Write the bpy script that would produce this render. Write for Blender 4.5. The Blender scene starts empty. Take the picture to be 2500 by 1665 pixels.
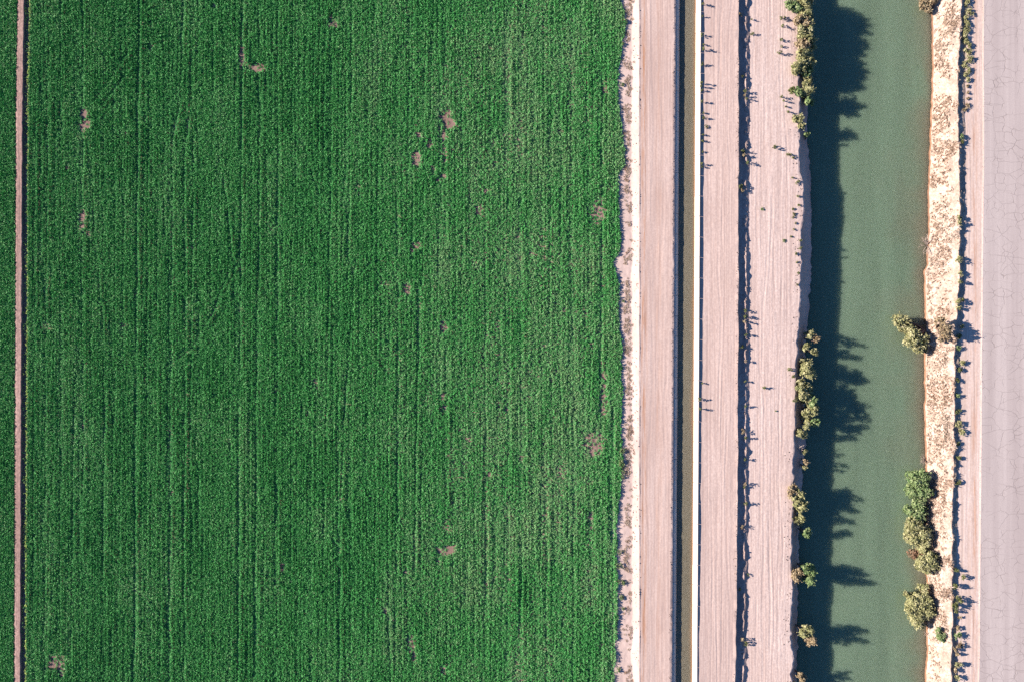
import bpy, math
import numpy as np
from mathutils import Vector

# ------------------------------------------------------------------ scale
S = 0.05                 # metres per photo pixel on the road level
CAM_H = 97.0             # drone height above the dirt road
R = math.radians
scene = bpy.context.scene
COL = scene.collection

# ------------------------------------------------------------------ camera
cam_d = bpy.data.cameras.new("camera"); cam = bpy.data.objects.new("camera", cam_d); COL.objects.link(cam)
cam.location = (0, 0, CAM_H); cam.rotation_euler = (0, 0, 0)
cam_d.sensor_width = 36.0; cam_d.lens = 18.0 * CAM_H / (1250 * S)
cam_d.clip_start = 1.0; cam_d.clip_end = 6000.0
scene.camera = cam

# ------------------------------------------------------------------ light
SUN_EL, SUN_DOWN = 22.0, 8.0
world = bpy.data.worlds.new("World"); scene.world = world; world.use_nodes = True
wn = world.node_tree.nodes; wl = world.node_tree.links
sky = wn.new("ShaderNodeTexSky"); sky.sky_type = 'NISHITA'; sky.sun_disc = False
sky.sun_elevation = R(SUN_EL); sky.sun_rotation = R(270 + SUN_DOWN)
sky.air_density = 1.0; sky.dust_density = 0.2; sky.ozone_density = 8.0
bg = wn["Background"]; bg.inputs["Strength"].default_value = 0.058
wl.new(sky.outputs[0], bg.inputs["Color"])
sun_d = bpy.data.lights.new("sun", 'SUN'); sun = bpy.data.objects.new("sun", sun_d); COL.objects.link(sun)
sun_d.energy = 5.0; sun_d.angle = R(0.5); sun_d.color = (1.0, 0.885, 0.765)
d = Vector((math.cos(R(SUN_EL)) * math.cos(R(SUN_DOWN)), -math.cos(R(SUN_EL)) * math.sin(R(SUN_DOWN)), -math.sin(R(SUN_EL))))
sun.rotation_euler = d.to_track_quat('-Z', 'Y').to_euler(); sun.location = (-80, 10, 60)

scene.view_settings.view_transform = 'Standard'; scene.view_settings.look = 'None'
scene.view_settings.exposure = 1.82; scene.view_settings.gamma = 1.0
scene.view_settings.use_curve_mapping = False
scene.cycles.use_denoising = False; scene.cycles.use_adaptive_sampling = False; scene.cycles.max_bounces = 6; scene.cycles.diffuse_bounces = 3; scene.cycles.transparent_max_bounces = 4

# ------------------------------------------------------------------ helpers
rng = np.random.default_rng(11)

def hash2(ix, iy, seed):
    h = (ix.astype(np.int64) * 374761393 + iy.astype(np.int64) * 668265263 + seed * 974634777) & 0xFFFFFFFF
    h = ((h ^ (h >> 13)) * 1274126177) & 0xFFFFFFFF
    return ((h ^ (h >> 16)) & 0xFFFFFF) / float(0xFFFFFF) * 2 - 1

def noise2(x, y, seed=0):
    x = np.asarray(x, float); y = np.asarray(y, float)
    ix = np.floor(x); iy = np.floor(y); fx = x - ix; fy = y - iy
    ux = fx * fx * (3 - 2 * fx); uy = fy * fy * (3 - 2 * fy)
    a = hash2(ix, iy, seed); b = hash2(ix + 1, iy, seed); c = hash2(ix, iy + 1, seed); e = hash2(ix + 1, iy + 1, seed)
    return (a * (1 - ux) + b * ux) * (1 - uy) + (c * (1 - ux) + e * ux) * uy

def noise1(y, seed=0):
    return noise2(np.asarray(y, float), np.zeros_like(np.asarray(y, float)) + 0.5 * 0, seed)

def fbm1(y, seed=0, oct=3):
    s = 0; a = 1
    for o in range(oct):
        s = s + a * noise1(np.asarray(y) * 2 ** o, seed + o); a *= 0.5
    return s

def y_of(py): return (832.5 - py) * S
def x_of(px, z): return (px - 1250.0) * S * (CAM_H - z) / CAM_H
def yz_of(py, z): return (832.5 - py) * S * (CAM_H - z) / CAM_H

def tag(o, label=None, cat=None, group=None, kind=None):
    if label: o["label"] = label
    if cat: o["category"] = cat
    if group: o["group"] = group
    if kind: o["kind"] = kind
    return o

def mesh_obj(name, verts, faces, material, parent=None, smooth=False, cols=None):
    me = bpy.data.meshes.new(name)
    verts = np.asarray(verts, dtype=np.float32)
    if isinstance(faces, np.ndarray):
        nf, k = faces.shape
        me.vertices.add(len(verts)); me.vertices.foreach_set("co", verts.ravel())
        me.loops.add(nf * k); me.loops.foreach_set("vertex_index", faces.astype(np.int32).ravel())
        me.polygons.add(nf); me.polygons.foreach_set("loop_start", np.arange(0, nf * k, k, dtype=np.int32))
        me.update(calc_edges=True); me.validate()
    else:
        me.from_pydata([tuple(v) for v in verts], [], faces); me.update()
    if smooth: me.polygons.foreach_set("use_smooth", np.ones(len(me.polygons), dtype=bool))
    if cols is not None:
        at = me.attributes.new("tint", 'FLOAT', 'FACE'); at.data.foreach_set("value", np.asarray(cols, dtype=np.float32))
    me.materials.append(material)
    o = bpy.data.objects.new(name, me); COL.objects.link(o)
    if parent is not None: o.parent = parent
    return o

def empty(name, loc):
    e = bpy.data.objects.new(name, None); e.location = loc; e.empty_display_size = 0.2
    COL.objects.link(e); return e

# ------------------------------------------------------------------ materials
class NT:
    def __init__(self, name, rough=0.95, spec=0.1):
        self.m = bpy.data.materials.new(name); self.m.use_nodes = True
        self.t = self.m.node_tree; self.n = self.t.nodes; self.l = self.t.links
        self.b = self.n["Principled BSDF"]; self.b.inputs["Roughness"].default_value = rough
        self.b.inputs["Specular IOR Level"].default_value = spec
        self.tc = None
    def coord(self, sx=1, sy=1, sz=1):
        if self.tc is None: self.tc = self.n.new("ShaderNodeNewGeometry")
        mp = self.n.new("ShaderNodeMapping"); mp.inputs["Scale"].default_value = (sx, sy, sz)
        self.l.new(self.tc.outputs["Position"], mp.inputs["Vector"]); return mp.outputs[0]
    def noise(self, v, scale, detail=3, rough=0.55, dist=0.0):
        t = self.n.new("ShaderNodeTexNoise"); t.inputs["Scale"].default_value = scale
        t.inputs["Detail"].default_value = detail; t.inputs["Roughness"].default_value = rough
        t.inputs["Distortion"].default_value = dist
        self.l.new(v, t.inputs["Vector"]); return t.outputs["Fac"]
    def ramp(self, f, stops):
        r = self.n.new("ShaderNodeValToRGB"); e = r.color_ramp.elements
        while len(e) < len(stops): e.new(0.5)
        for k, (p, c) in enumerate(stops):
            e[k].position = p; e[k].color = (c[0], c[1], c[2], 1) if not np.isscalar(c) else (c, c, c, 1)
        self.l.new(f, r.inputs[0]); return r.outputs[0]
    def math(self, op, a, b=None, c=None):
        m = self.n.new("ShaderNodeMath"); m.operation = op
        for k, v in enumerate((a, b, c)):
            if v is None: continue
            if isinstance(v, (int, float)): m.inputs[k].default_value = v
            else: self.l.new(v, m.inputs[k])
        return m.outputs[0]
    def mix(self, f, a, b, mode='MIX'):
        m = self.n.new("ShaderNodeMix"); m.data_type = 'RGBA'; m.blend_type = mode
        for sock, v in ((m.inputs[0], f), (m.inputs[6], a), (m.inputs[7], b)):
            if isinstance(v, (int, float)): sock.default_value = v
            elif isinstance(v, tuple): sock.default_value = (*v, 1)
            else: self.l.new(v, sock)
        return m.outputs[2]
    def bump(self, h, strength=0.5, dist=0.05):
        bn = self.n.new("ShaderNodeBump"); bn.inputs["Strength"].default_value = strength
        bn.inputs["Distance"].default_value = dist
        self.l.new(h, bn.inputs["Height"]); self.l.new(bn.outputs[0], self.b.inputs["Normal"])
    def color(self, c): self.l.new(c, self.b.inputs["Base Color"])
    def attr(self, name, typ='GEOMETRY'):
        a = self.n.new("ShaderNodeAttribute"); a.attribute_type = typ; a.attribute_name = name; return a.outputs["Fac"]
    def xpos(self):
        if self.tc is None: self.tc = self.n.new("ShaderNodeNewGeometry")
        s = self.n.new("ShaderNodeSeparateXYZ"); self.l.new(self.tc.outputs["Position"], s.inputs[0]); return s.outputs

PINK_A = (0.45, 0.352, 0.318); PINK_B = (0.28, 0.20, 0.178); PINK_C = (0.48, 0.388, 0.358); RUST = (0.30, 0.16, 0.10)

def soil_mat(name, light, mid, dark, streak=True, streak_scale=(2.4, 0.045), rust_x=None, grain=0.5, bumpd=0.05, patch=0.5, bigs=0.22):
    k = NT(name)
    big = k.noise(k.coord(1, 0.35 if bigs < 0.5 else 0.7, 1), bigs, 3)
    col = k.mix(k.ramp(big, [(0.35, 0.0), (0.7, 1.0)]), mid, light)
    fine = k.noise(k.coord(1, 0.8, 1), 5.0, 6, 0.7)
    col = k.mix(k.math('MULTIPLY', k.ramp(fine, [(0.42, 1.0), (0.62, 0.0)]), grain), col, dark)
    if streak:
        st = k.noise(k.coord(streak_scale[0], streak_scale[1], 1), 1.6, 5, 0.65, 0.15)
        col = k.mix(k.math('MULTIPLY', k.ramp(st, [(0.36, 1.0), (0.52, 0.0)]), patch), col, dark)
        col = k.mix(k.math('MULTIPLY', k.ramp(st, [(0.56, 0.0), (0.70, 1.0)]), 0.6), col, light)
        s2 = k.noise(k.coord(streak_scale[0] * 2.6, streak_scale[1] * 0.8, 1), 1.6, 2, 0.5)
        col = k.mix(k.math('MULTIPLY', k.ramp(s2, [(0.30, 1.0), (0.40, 0.0)]), patch * 1.4), col, dark)
        h = k.math('ADD', k.math('MULTIPLY', st, 1.4), k.math('MULTIPLY', fine, 0.8))
    else:
        h = fine
    if rust_x is not None:
        x = k.xpos()[0]
        for (rx, w, amt) in rust_x:
            g = k.math('DIVIDE', k.math('SUBTRACT', x, rx), w)
            g = k.math('POWER', 2.718, k.math('MULTIPLY', k.math('MULTIPLY', g, g), -1.0))
            nn = k.noise(k.coord(3.5, 0.16, 1), 1.0, 6, 0.75)
            g = k.math('MULTIPLY', k.math('MULTIPLY', g, k.ramp(nn, [(0.44, 0.0), (0.62, 1.0)])), amt)
            col = k.mix(g, col, RUST)
    k.color(col); k.bump(h, 0.45, bumpd); return k.m

M = {}
M['field_soil'] = soil_mat("field soil", (0.265, 0.18, 0.155), (0.20, 0.13, 0.11), (0.11, 0.072, 0.06), grain=0.6)
M['road_field'] = soil_mat("graded dirt road", PINK_A, (0.36, 0.27, 0.24), PINK_B, rust_x=[(16.1, 0.33, 1.1), (17.9, 0.4, 0.35)], bumpd=0.03)
M['embankment'] = soil_mat("road embankment soil", PINK_A, (0.36, 0.275, 0.25), PINK_B, streak=False, grain=0.35, bumpd=0.04)
M['road_mid'] = soil_mat("middle dirt road", PINK_A, (0.37, 0.28, 0.25), PINK_B, bumpd=0.04)
M['terrace'] = soil_mat("dirt terrace", PINK_C, PINK_A, PINK_B, bumpd=0.045)
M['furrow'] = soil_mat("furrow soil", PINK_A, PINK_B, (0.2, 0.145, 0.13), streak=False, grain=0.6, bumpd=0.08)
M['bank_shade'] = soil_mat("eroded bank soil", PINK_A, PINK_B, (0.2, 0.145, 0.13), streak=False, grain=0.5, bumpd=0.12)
M['bank_straw'] = soil_mat("straw covered bank soil", (0.43, 0.355, 0.31), (0.29, 0.225, 0.185), (0.16, 0.11, 0.085), streak=False, grain=0.6, bumpd=0.2, bigs=1.1)
M['wet_bank'] = soil_mat("wet bank soil", (0.20, 0.115, 0.07), (0.15, 0.085, 0.055), (0.09, 0.05, 0.035), streak=False, bumpd=0.05)
M['shoulder'] = soil_mat("road shoulder dirt", (0.48, 0.39, 0.36), (0.44, 0.35, 0.32), (0.33, 0.24, 0.20), rust_x=[(56.95, 0.3, 0.8)], bumpd=0.03)
M['ridge'] = soil_mat("field ridge soil", (0.27, 0.185, 0.17), (0.22, 0.145, 0.13), (0.12, 0.078, 0.07), grain=0.85, bumpd=0.1)
M['ground'] = soil_mat("desert ground", PINK_A, PINK_B, (0.2, 0.145, 0.13), streak=False)

def asphalt_mat():
    k = NT("worn cracked asphalt")
    big = k.noise(k.coord(1.1, 0.03, 1), 0.9, 4)
    col = k.mix(k.ramp(big, [(0.35, 0.0), (0.65, 1.0)]), (0.305, 0.258, 0.25), (0.375, 0.323, 0.312))
    fine = k.noise(k.coord(), 9.0, 5, 0.75)
    col = k.mix(k.math('MULTIPLY', k.ramp(fine, [(0.40, 1.0), (0.60, 0.0)]), 0.35), col, (0.20, 0.17, 0.175))
    # crack network: blocks of about a metre, edges bent by noise
    nz = k.n.new("ShaderNodeTexNoise"); nz.inputs["Scale"].default_value = 1.3; nz.inputs["Detail"].default_value = 3
    k.l.new(k.coord(), nz.inputs["Vector"])
    vm = k.n.new("ShaderNodeVectorMath"); vm.operation = 'MULTIPLY_ADD'
    vm.inputs[1].default_value = (0.55, 0.35, 0); k.l.new(nz.outputs["Color"], vm.inputs[0]); k.l.new(k.coord(0.72, 0.92, 0), vm.inputs[2])
    v = k.n.new("ShaderNodeTexVoronoi"); v.feature = 'DISTANCE_TO_EDGE'; v.voronoi_dimensions = '2D'; v.inputs["Scale"].default_value = 1.0
    v.inputs["Randomness"].default_value = 0.75
    k.l.new(vm.outputs[0], v.inputs["Vector"])
    crack = k.ramp(v.outputs["Distance"], [(0.0, 1.0), (0.04, 0.0)])
    v2 = k.n.new("ShaderNodeTexVoronoi"); v2.feature = 'DISTANCE_TO_EDGE'; v2.voronoi_dimensions = '2D'; v2.inputs["Scale"].default_value = 0.62; v2.inputs["Randomness"].default_value = 0.9
    k.l.new(vm.outputs[0], v2.inputs["Vector"])
    crack2 = k.ramp(v2.outputs["Distance"], [(0.0, 1.0), (0.016, 0.0)])
    brk = k.ramp(k.noise(k.coord(), 0.55, 2), [(0.42, 0.0), (0.66, 1.0)])
    cr = k.math('MAXIMUM', k.math('MULTIPLY', crack, brk), k.math('MULTIPLY', crack2, k.ramp(k.noise(k.coord(0.4, 1, 1), 0.4, 2), [(0.42, 0.0), (0.58, 0.9)])))
    col = k.mix(k.math('MULTIPLY', cr, 0.6), col, (0.10, 0.075, 0.07))
    k.color(col)
    k.bump(k.math('SUBTRACT', k.math('MULTIPLY', fine, 0.3), cr), 0.4, 0.03); return k.m
M['asphalt'] = asphalt_mat()

def concrete_mat():
    k = NT("canal concrete", 0.85, 0.25)
    big = k.noise(k.coord(1, 0.4, 1), 0.8, 4)
    col = k.mix(k.ramp(big, [(0.35, 0.0), (0.65, 1.0)]), (0.36, 0.325, 0.295), (0.45, 0.415, 0.385))
    fine = k.noise(k.coord(), 14.0, 4, 0.7)
    col = k.mix(k.math('MULTIPLY', k.ramp(fine, [(0.4, 1.0), (0.6, 0.0)]), 0.3), col, (0.33, 0.30, 0.28))
    oi = k.n.new('ShaderNodeObjectInfo'); col = k.mix(k.math('MULTIPLY', oi.outputs['Random'], 0.35), col, (0.36, 0.31, 0.28))
    # silt line just above the water
    z = k.xpos()[2]
    wet = k.ramp(k.math('ADD', k.math('MULTIPLY', k.math('ADD', z, 0.5), 6.0), k.math('MULTIPLY', big, 0.2)), [(0.0, 1.0), (0.75, 0.0)])
    col = k.mix(k.math('MULTIPLY', wet, 0.75), col, (0.32, 0.19, 0.10))
    k.color(col); k.bump(fine, 0.3, 0.02); return k.m
M['concrete'] = concrete_mat()

def water_mat(name, deep, shallow, radius, attr=None):
    k = NT(name, 0.12, 0.35)
    k.b.inputs["IOR"].default_value = 1.33
    big = k.noise(k.coord(1, 0.12, 1), 0.35, 3)
    col = k.mix(k.ramp(big, [(0.3, 0.0), (0.7, 1.0)]), deep, tuple(c * 1.22 for c in deep))
    if attr:
        col = k.mix(k.ramp(k.attr(attr), [(0.0, 0.0), (1.0, 1.0)]), col, shallow)
    k.color(col)
    k.b.inputs["Subsurface Weight"].default_value = 1.0
    k.b.inputs["Subsurface Radius"].default_value = radius
    k.b.inputs["Subsurface Scale"].default_value = 1.0
    k.b.subsurface_method = 'RANDOM_WALK'
    rip = k.noise(k.coord(1, 0.5, 1), 3.0, 3)
    k.bump(rip, 0.08, 0.03); return k.m
M['river'] = water_mat("murky green water", (0.096, 0.137, 0.093), (0.135, 0.112, 0.078), (5.0, 4.5, 4.0), "shallow")
M['ditch'] = water_mat("murky brown water", (0.128, 0.115, 0.085), (0.25, 0.15, 0.085), (0.10, 0.09, 0.08), "shallow")

def leaf_mat(name, a, b, c=None, inst=False, trans=0.25):
    """leaf colour runs from a to b (to c) with the leaf's own random tint"""
    k = NT(name, 0.6, 0.25)
    f = k.attr("tint", 'INSTANCER' if inst else 'GEOMETRY')
    stops = [(0.0, a), (1.0, b)] if c is None else [(0.0, a), (0.55, b), (1.0, c)] if isinstance(c[0], float) else [(0.0, a), (0.4, b), (0.72, c[0]), (1.0, c[1])]
    col = k.ramp(f, stops); k.color(col)
    tr = k.n.new("ShaderNodeBsdfTranslucent"); k.l.new(col, tr.inputs["Color"])
    ms = k.n.new("ShaderNodeMixShader"); ms.inputs[0].default_value = trans * 1.3
    out = k.n["Material Output"]
    k.l.new(k.b.outputs[0], ms.inputs[1]); k.l.new(tr.outputs[0], ms.inputs[2]); k.l.new(ms.outputs[0], out.inputs["Surface"])
    return k.m
M['alfalfa'] = leaf_mat("alfalfa leaves", (0.027, 0.180, 0.042), (0.049, 0.252, 0.057), ((0.128, 0.272, 0.110), (0.34, 0.44, 0.11)), inst=True, trans=0.08)  # palest stop also carries the painted sunlit crop edge
M['straw'] = leaf_mat("dry straw", (0.36, 0.25, 0.18), (0.45, 0.36, 0.29), (0.52, 0.45, 0.39), inst=True, trans=0.42)
M['clod'] = leaf_mat("dirt clods", (0.05, 0.035, 0.03), (0.26, 0.19, 0.165), inst=True, trans=0.0)
M['olive'] = leaf_mat("olive leaves", (0.12, 0.135, 0.052), (0.31, 0.30, 0.145), (0.50, 0.465, 0.30))
M['green'] = leaf_mat("green leaves", (0.065, 0.125, 0.045), (0.18, 0.245, 0.10), (0.36, 0.39, 0.22))
M['tan'] = leaf_mat("dry tan leaves", (0.17, 0.12, 0.065), (0.32, 0.25, 0.155), (0.46, 0.385, 0.27))
M['weed'] = leaf_mat("weed leaves", (0.06, 0.085, 0.03), (0.13, 0.145, 0.055), (0.22, 0.21, 0.10))
M['red'] = leaf_mat("reddish dry leaves", (0.15, 0.075, 0.05), (0.26, 0.155, 0.10), (0.34, 0.26, 0.17))
def bark():
    k = NT("bark"); n = k.noise(k.coord(1, 1, 0.4), 8, 4)
    k.color(k.ramp(n, [(0.3, (0.09, 0.06, 0.045)), (0.7, (0.22, 0.16, 0.13))])); k.bump(n, 0.5, 0.02); return k.m
M['bark'] = bark()
def deadwood():
    k = NT("bleached dead wood"); n = k.noise(k.coord(1, 1, 1), 8, 3)
    k.color(k.ramp(n, [(0.3, (0.24, 0.18, 0.15)), (0.7, (0.42, 0.35, 0.31))])); return k.m
M['deadwood'] = deadwood()

# ------------------------------------------------------------------ cross-section of the place
PY = np.unique(np.concatenate([np.arange(-660, -70, 22), np.arange(-70, 1736, 4), np.arange(1736, 2330, 22)])).astype(float)
def poly(pts):
    a = np.array(pts, float)
    return lambda py: np.interp(py, a[:, 0], a[:, 1])
def const(v): return lambda py: np.zeros_like(np.asarray(py, float)) + v
def jit(f, amp, wl, seed, oct=3): return lambda py: f(py) + amp * fbm1(np.asarray(py) / wl, seed, oct)
def off(f, dx): return lambda py: f(py) + dx

LC = lambda py: 1649.5 - 9.5 * np.asarray(py, float) / 1665.0
WATER_Z, DITCH_Z = -3.05, -0.50
CREST9 = jit(poly([(-700, 1807), (0, 1803), (840, 1802), (1260, 1800), (1665, 1795), (2300, 1789)]), 1.3, 40, 21, 4)
BANK_L = jit(poly([(-700, 1950), (0, 1950), (330, 1953), (420, 1954), (450, 1962), (500, 1965), (560, 1960), (600, 1955), (660, 1957), (750, 1955), (790, 1952), (840, 1948),
              (930, 1944), (1080, 1942), (1190, 1936), (1230, 1938), (1330, 1933), (1450, 1936), (1500, 1932), (1560, 1930), (1600, 1937), (1665, 1934), (2300, 1925)]), 2.6, 22, 31, 4)
SHORE_L = jit(poly([(-700, 1972), (0, 1970), (330, 1971), (420, 1979), (500, 1981), (600, 1982), (700, 1978), (840, 1967), (1100, 1964), (1200, 1957), (1330, 1949), (1400, 1949),
               (1500, 1946), (1600, 1947), (1665, 1944), (2300, 1935)]), 1.8, 16, 33, 3)
SHORE_R = jit(poly([(-700, 2270), (0, 2272), (100, 2275), (180, 2275), (300, 2270), (420, 2266), (560, 2264), (640, 2262), (660, 2255), (760, 2257), (840, 2257), (1000, 2256), (1100, 2257),
               (1200, 2262), (1400, 2254), (1450, 2265), (1550, 2261), (1600, 2262), (1665, 2258), (2300, 2255)]), 1.6, 16, 35, 4)
CREST_R = jit(poly([(-700, 2348), (0, 2347), (100, 2344), (180, 2339), (300, 2339), (420, 2343), (560, 2344), (700, 2341), (840, 2331), (960, 2330), (1100, 2330), (1260, 2325), (1500, 2325),
               (1665, 2322), (2300, 2315)]), 1.8, 18, 37, 4)
LEDGE_R = jit(poly([(-700, 2358), (0, 2357), (300, 2356), (420, 2357), (560, 2356), (700, 2355), (840, 2345), (1000, 2344), (1260, 2338), (1400, 2335), (1665, 2335), (2300, 2328)]), 1.0, 20, 39, 3)
ASPH = jit(poly([(-700, 2405), (0, 2402), (420, 2402), (840, 2398), (1260, 2395), (1665, 2391), (2300, 2386)]), 0.5, 60, 41, 2)
RIDGE_L = poly([(-700, 52), (0, 46), (250, 42), (830, 40), (1665, 37.5), (2300, 35)])
RIDGE_R = poly([(-700, 65), (0, 59), (250, 55), (830, 52.5), (1665, 49), (2300, 46)])
FZ = -0.35
# name -> (px function, z function)
C = dict(
    f0=(const(-1400), const(FZ)), f1=(off(RIDGE_L, -6), const(FZ)), f2=(jit(RIDGE_L, 0.7, 14, 51), jit(const(FZ + 0.20), 0.02, 10, 52)),
    f3=(jit(RIDGE_R, 0.8, 14, 53), jit(const(FZ + 0.33), 0.025, 12, 54)), f4=(off(RIDGE_R, 4), const(FZ - 0.03)), f4b=(off(RIDGE_R, 14), const(FZ)),
    c0=(jit(const(1496), 4, 60, 61), const(FZ)), c0a=(jit(const(1542), 3, 40, 62), jit(const(FZ + 0.05), 0.02, 20, 164)), c1=(jit(const(1561), 0.5, 50, 63), jit(const(0.03), 0.015, 30, 64)),
    c1b=(jit(const(1563.5), 0.5, 50, 63), const(-0.005)), c2=(const(1600), const(0.0)), c3=(off(LC, -4), jit(const(0.055), 0.02, 12, 65)),
    c4=(jit(LC, 0.5, 9, 66), jit(const(0.02), 0.012, 9, 67)), c5=(off(LC, 2.5), const(-0.16)),
    c6=(off(LC, 61.8), jit(poly([(-700, -0.08), (840, -0.10), (1260, -0.06), (1665, 0.02), (2300, 0.02)]), 0.03, 60, 68)),
    c7=(const(1730), jit(poly([(-700, -0.08), (840, -0.10), (1260, -0.06), (1665, 0.0), (2300, 0.0)]), 0.025, 60, 68)), c8=(off(CREST9, -8), const(-0.01)),
    c9=(CREST9, jit(const(0.02), 0.03, 14, 69, 4)), c10=(off(CREST9, 2.0), jit(const(-0.44), 0.04, 18, 70)), c11=(off(CREST9, 10), jit(const(-0.50), 0.04, 25, 71)),
    c12=(jit(off(CREST9, 19), 1.8, 20, 72), jit(const(-0.395), 0.11, 16, 73, 4)), c13=(jit(off(CREST9, 27), 1.2, 15, 76), const(-0.585)),
    c14=(const(1890), const(-0.56)), c15a=(off(BANK_L, -3), jit(const(-0.56), 0.03, 12, 74)), c15=(BANK_L, jit(const(-0.64), 0.05, 12, 75)),
    c16=(SHORE_L, const(WATER_Z)), c17=(off(SHORE_L, 25), const(-4.6)),
    r0=(off(SHORE_R, -40), const(-4.6)), r1=(SHORE_R, const(WATER_Z - 0.02)), r1b=(off(SHORE_R, 4.5), jit(const(-2.80), 0.07, 12, 81)), r2=(off(CREST_R, -24), jit(const(-1.12), 0.10, 30, 82)),
    r3=(CREST_R, jit(const(-0.46), 0.05, 14, 83)), r4=(off(CREST_R, 4), jit(const(-0.72), 0.04, 14, 84)), r5=(LEDGE_R, const(-0.85)), r5b=(off(LEDGE_R, 22), const(-0.85)),
    r6=(off(ASPH, -4), const(-0.83)), r7=(ASPH, const(-0.795)), r8=(const(3150), const(-0.78)))

TPY = np.arange(-700, 2360, 1.0); TAB = []
def profile(py):
    """(px list, z list) of the visible ground at photo row py"""
    ks = ['f0', 'f1', 'f2', 'f3', 'f4', 'f4b', 'c0', 'c0a', 'c1', 'c1b', 'c2', 'c3', 'c4', 'c5', 'c6', 'c7', 'c8', 'c9', 'c10', 'c11', 'c12', 'c13', 'c14', 'c15a', 'c15', 'c16', 'r1', 'r1b', 'r2', 'r3', 'r4', 'r5', 'r5b', 'r6', 'r7', 'r8']
    if not TAB: TAB.append((np.array([C[k][0](TPY) for k in ks]).T, np.array([C[k][1](TPY) for k in ks]).T))
    i = int(np.clip(round(float(py)) + 700, 0, len(TPY) - 1))
    return TAB[0][0][i], TAB[0][1][i]

def ground_at(px, py):
    P, Z = profile(py); z = float(np.interp(px, P, Z)); return Vector((x_of(px, z), y_of(py), z))

GRIDS = {}
def strip(name, keys, subs, material, amp=0.0, nscale=1.0, label=None, seed=5, smooth=True, ruts=()):
    Y = y_of(PY)
    cols_x = []; cols_z = []
    P = [C[k][0](PY) for k in keys]; Z = [C[k][1](PY) for k in keys]
    X = [x_of(p, z) for p, z in zip(P, Z)]
    for i in range(len(keys) - 1):
        n = subs[i]
        for j in range(n):
            t = j / n
            cols_x.append(X[i] * (1 - t) + X[i + 1] * t); cols_z.append(Z[i] * (1 - t) + Z[i + 1] * t)
    cols_x.append(X[-1]); cols_z.append(Z[-1])
    gx = np.array(cols_x).T; gz = np.array(cols_z).T; gy = np.repeat(Y[:, None], gx.shape[1], 1)
    nc = gx.shape[1]
    if amp > 0:
        w = np.minimum(1, np.minimum(np.arange(nc), np.arange(nc)[::-1]) / 2.0)[None, :]
        nz = noise2(gx * nscale, gy * nscale, seed) + 0.6 * noise2(gx * nscale * 2.3, gy * nscale * 2.3, seed + 1) + 0.4 * noise2(gx * nscale * 5, gy * nscale * 5, seed + 2)
        gz = gz + amp * nz * w
        gx = gx + 0.4 * amp * noise2(gx * nscale * 2, gy * nscale * 2, seed + 3) * w
    for (rpx, dep, wid, wan, sd) in ruts:
        c_ = (rpx - 1250) * S + wan * 2.0 * fbm1(gy / 17.0, sd, 4) + 0.0072 * gy
        q_ = (gx - c_) / wid
        gz = gz + 0.55 * dep * (-np.exp(-q_ ** 2) + 0.6 * np.exp(-((np.abs(q_) - 1.7) / 0.7) ** 2)) * np.clip(0.55 + 0.8 * noise2(gy / 7.0, gy * 0 + rpx, sd + 9), 0, 1)
    verts = np.stack([gx, gy, gz], -1).reshape(-1, 3)
    nr = len(PY)
    idx = np.arange(nr * nc).reshape(nr, nc)
    faces = np.stack([idx[:-1, :-1], idx[1:, :-1], idx[1:, 1:], idx[:-1, 1:]], -1).reshape(-1, 4)
    GRIDS[name] = (gx, gy, gz)
    o = mesh_obj(name, verts, faces, material, smooth=smooth)
    tag(o, label, None, None, "structure"); return o

# a wide sheet far below everything carries the land on to the horizon
gs = 3000.0
tag(mesh_obj("ground", [(-gs, -gs, -6), (gs, -gs, -6), (gs, gs, -6), (-gs, gs, -6)], [(0, 1, 2, 3)], M['ground']), "bare desert soil stretching away around the fields", kind="structure")
strip("field_soil_west", ['f0', 'f1'], [60], M['field_soil'], 0, label="bare soil under the crop strip beyond the ridge")
strip("field_ridge", ['f1', 'f2', 'f3', 'f4', 'f4b'], [5, 7, 4, 5], M['ridge'], 0.02, 2.0, label="narrow raised pinkish soil ridge between the two green fields")
strip("field_soil", ['f4b', 'c0'], [150], M['field_soil'], 0.015, 1.5, label="pinkish soil under the wide green field")
strip("road_embankment", ['c0', 'c0a', 'c1', 'c1b'], [16, 9, 2], M['embankment'], 0.018, 2.5, label="bright sunlit dirt slope between the green field and the road")
strip("dirt_road", ['c1b', 'c2', 'c3', 'c4', 'c5'], [26, 30, 5, 3], M['road_field'], 0.005, 2.2, ruts=[(1574, 0.014, 0.16, 0.12, 901), (1588, 0.010, 0.14, 0.2, 902), (1612, 0.012, 0.16, 0.15, 903), (1628, 0.010, 0.13, 0.2, 904)], label="smooth graded pink dirt road between field and concrete canal")
strip("canal_road", ['c6', 'c7', 'c8', 'c9'], [10, 56, 6], M['road_mid'], 0.006, 2.6, ruts=[(1733, 0.014, 0.11, 0.12, 911), (1743, 0.018, 0.12, 0.10, 912), (1756, 0.020, 0.12, 0.15, 913), (1766, 0.018, 0.11, 0.12, 914), (1779, 0.014, 0.12, 0.18, 915)], label="rutted dirt road between concrete canal and the shaded furrow")
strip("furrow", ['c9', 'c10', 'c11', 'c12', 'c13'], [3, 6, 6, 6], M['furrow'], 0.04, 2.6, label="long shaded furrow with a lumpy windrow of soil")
strip("dirt_terrace", ['c13', 'c14', 'c15a', 'c15'], [50, 46, 3], M['terrace'], 0.008, 2.4, ruts=[(1853, 0.012, 0.13, 0.25, 921), (1871, 0.018, 0.13, 0.15, 922), (1884, 0.026, 0.14, 0.12, 923), (1893, 0.016, 0.11, 0.12, 924), (1908, 0.020, 0.12, 0.15, 925), (1921, 0.016, 0.12, 0.2, 926)], label="pale track-marked dirt terrace along the wide canal")
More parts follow.
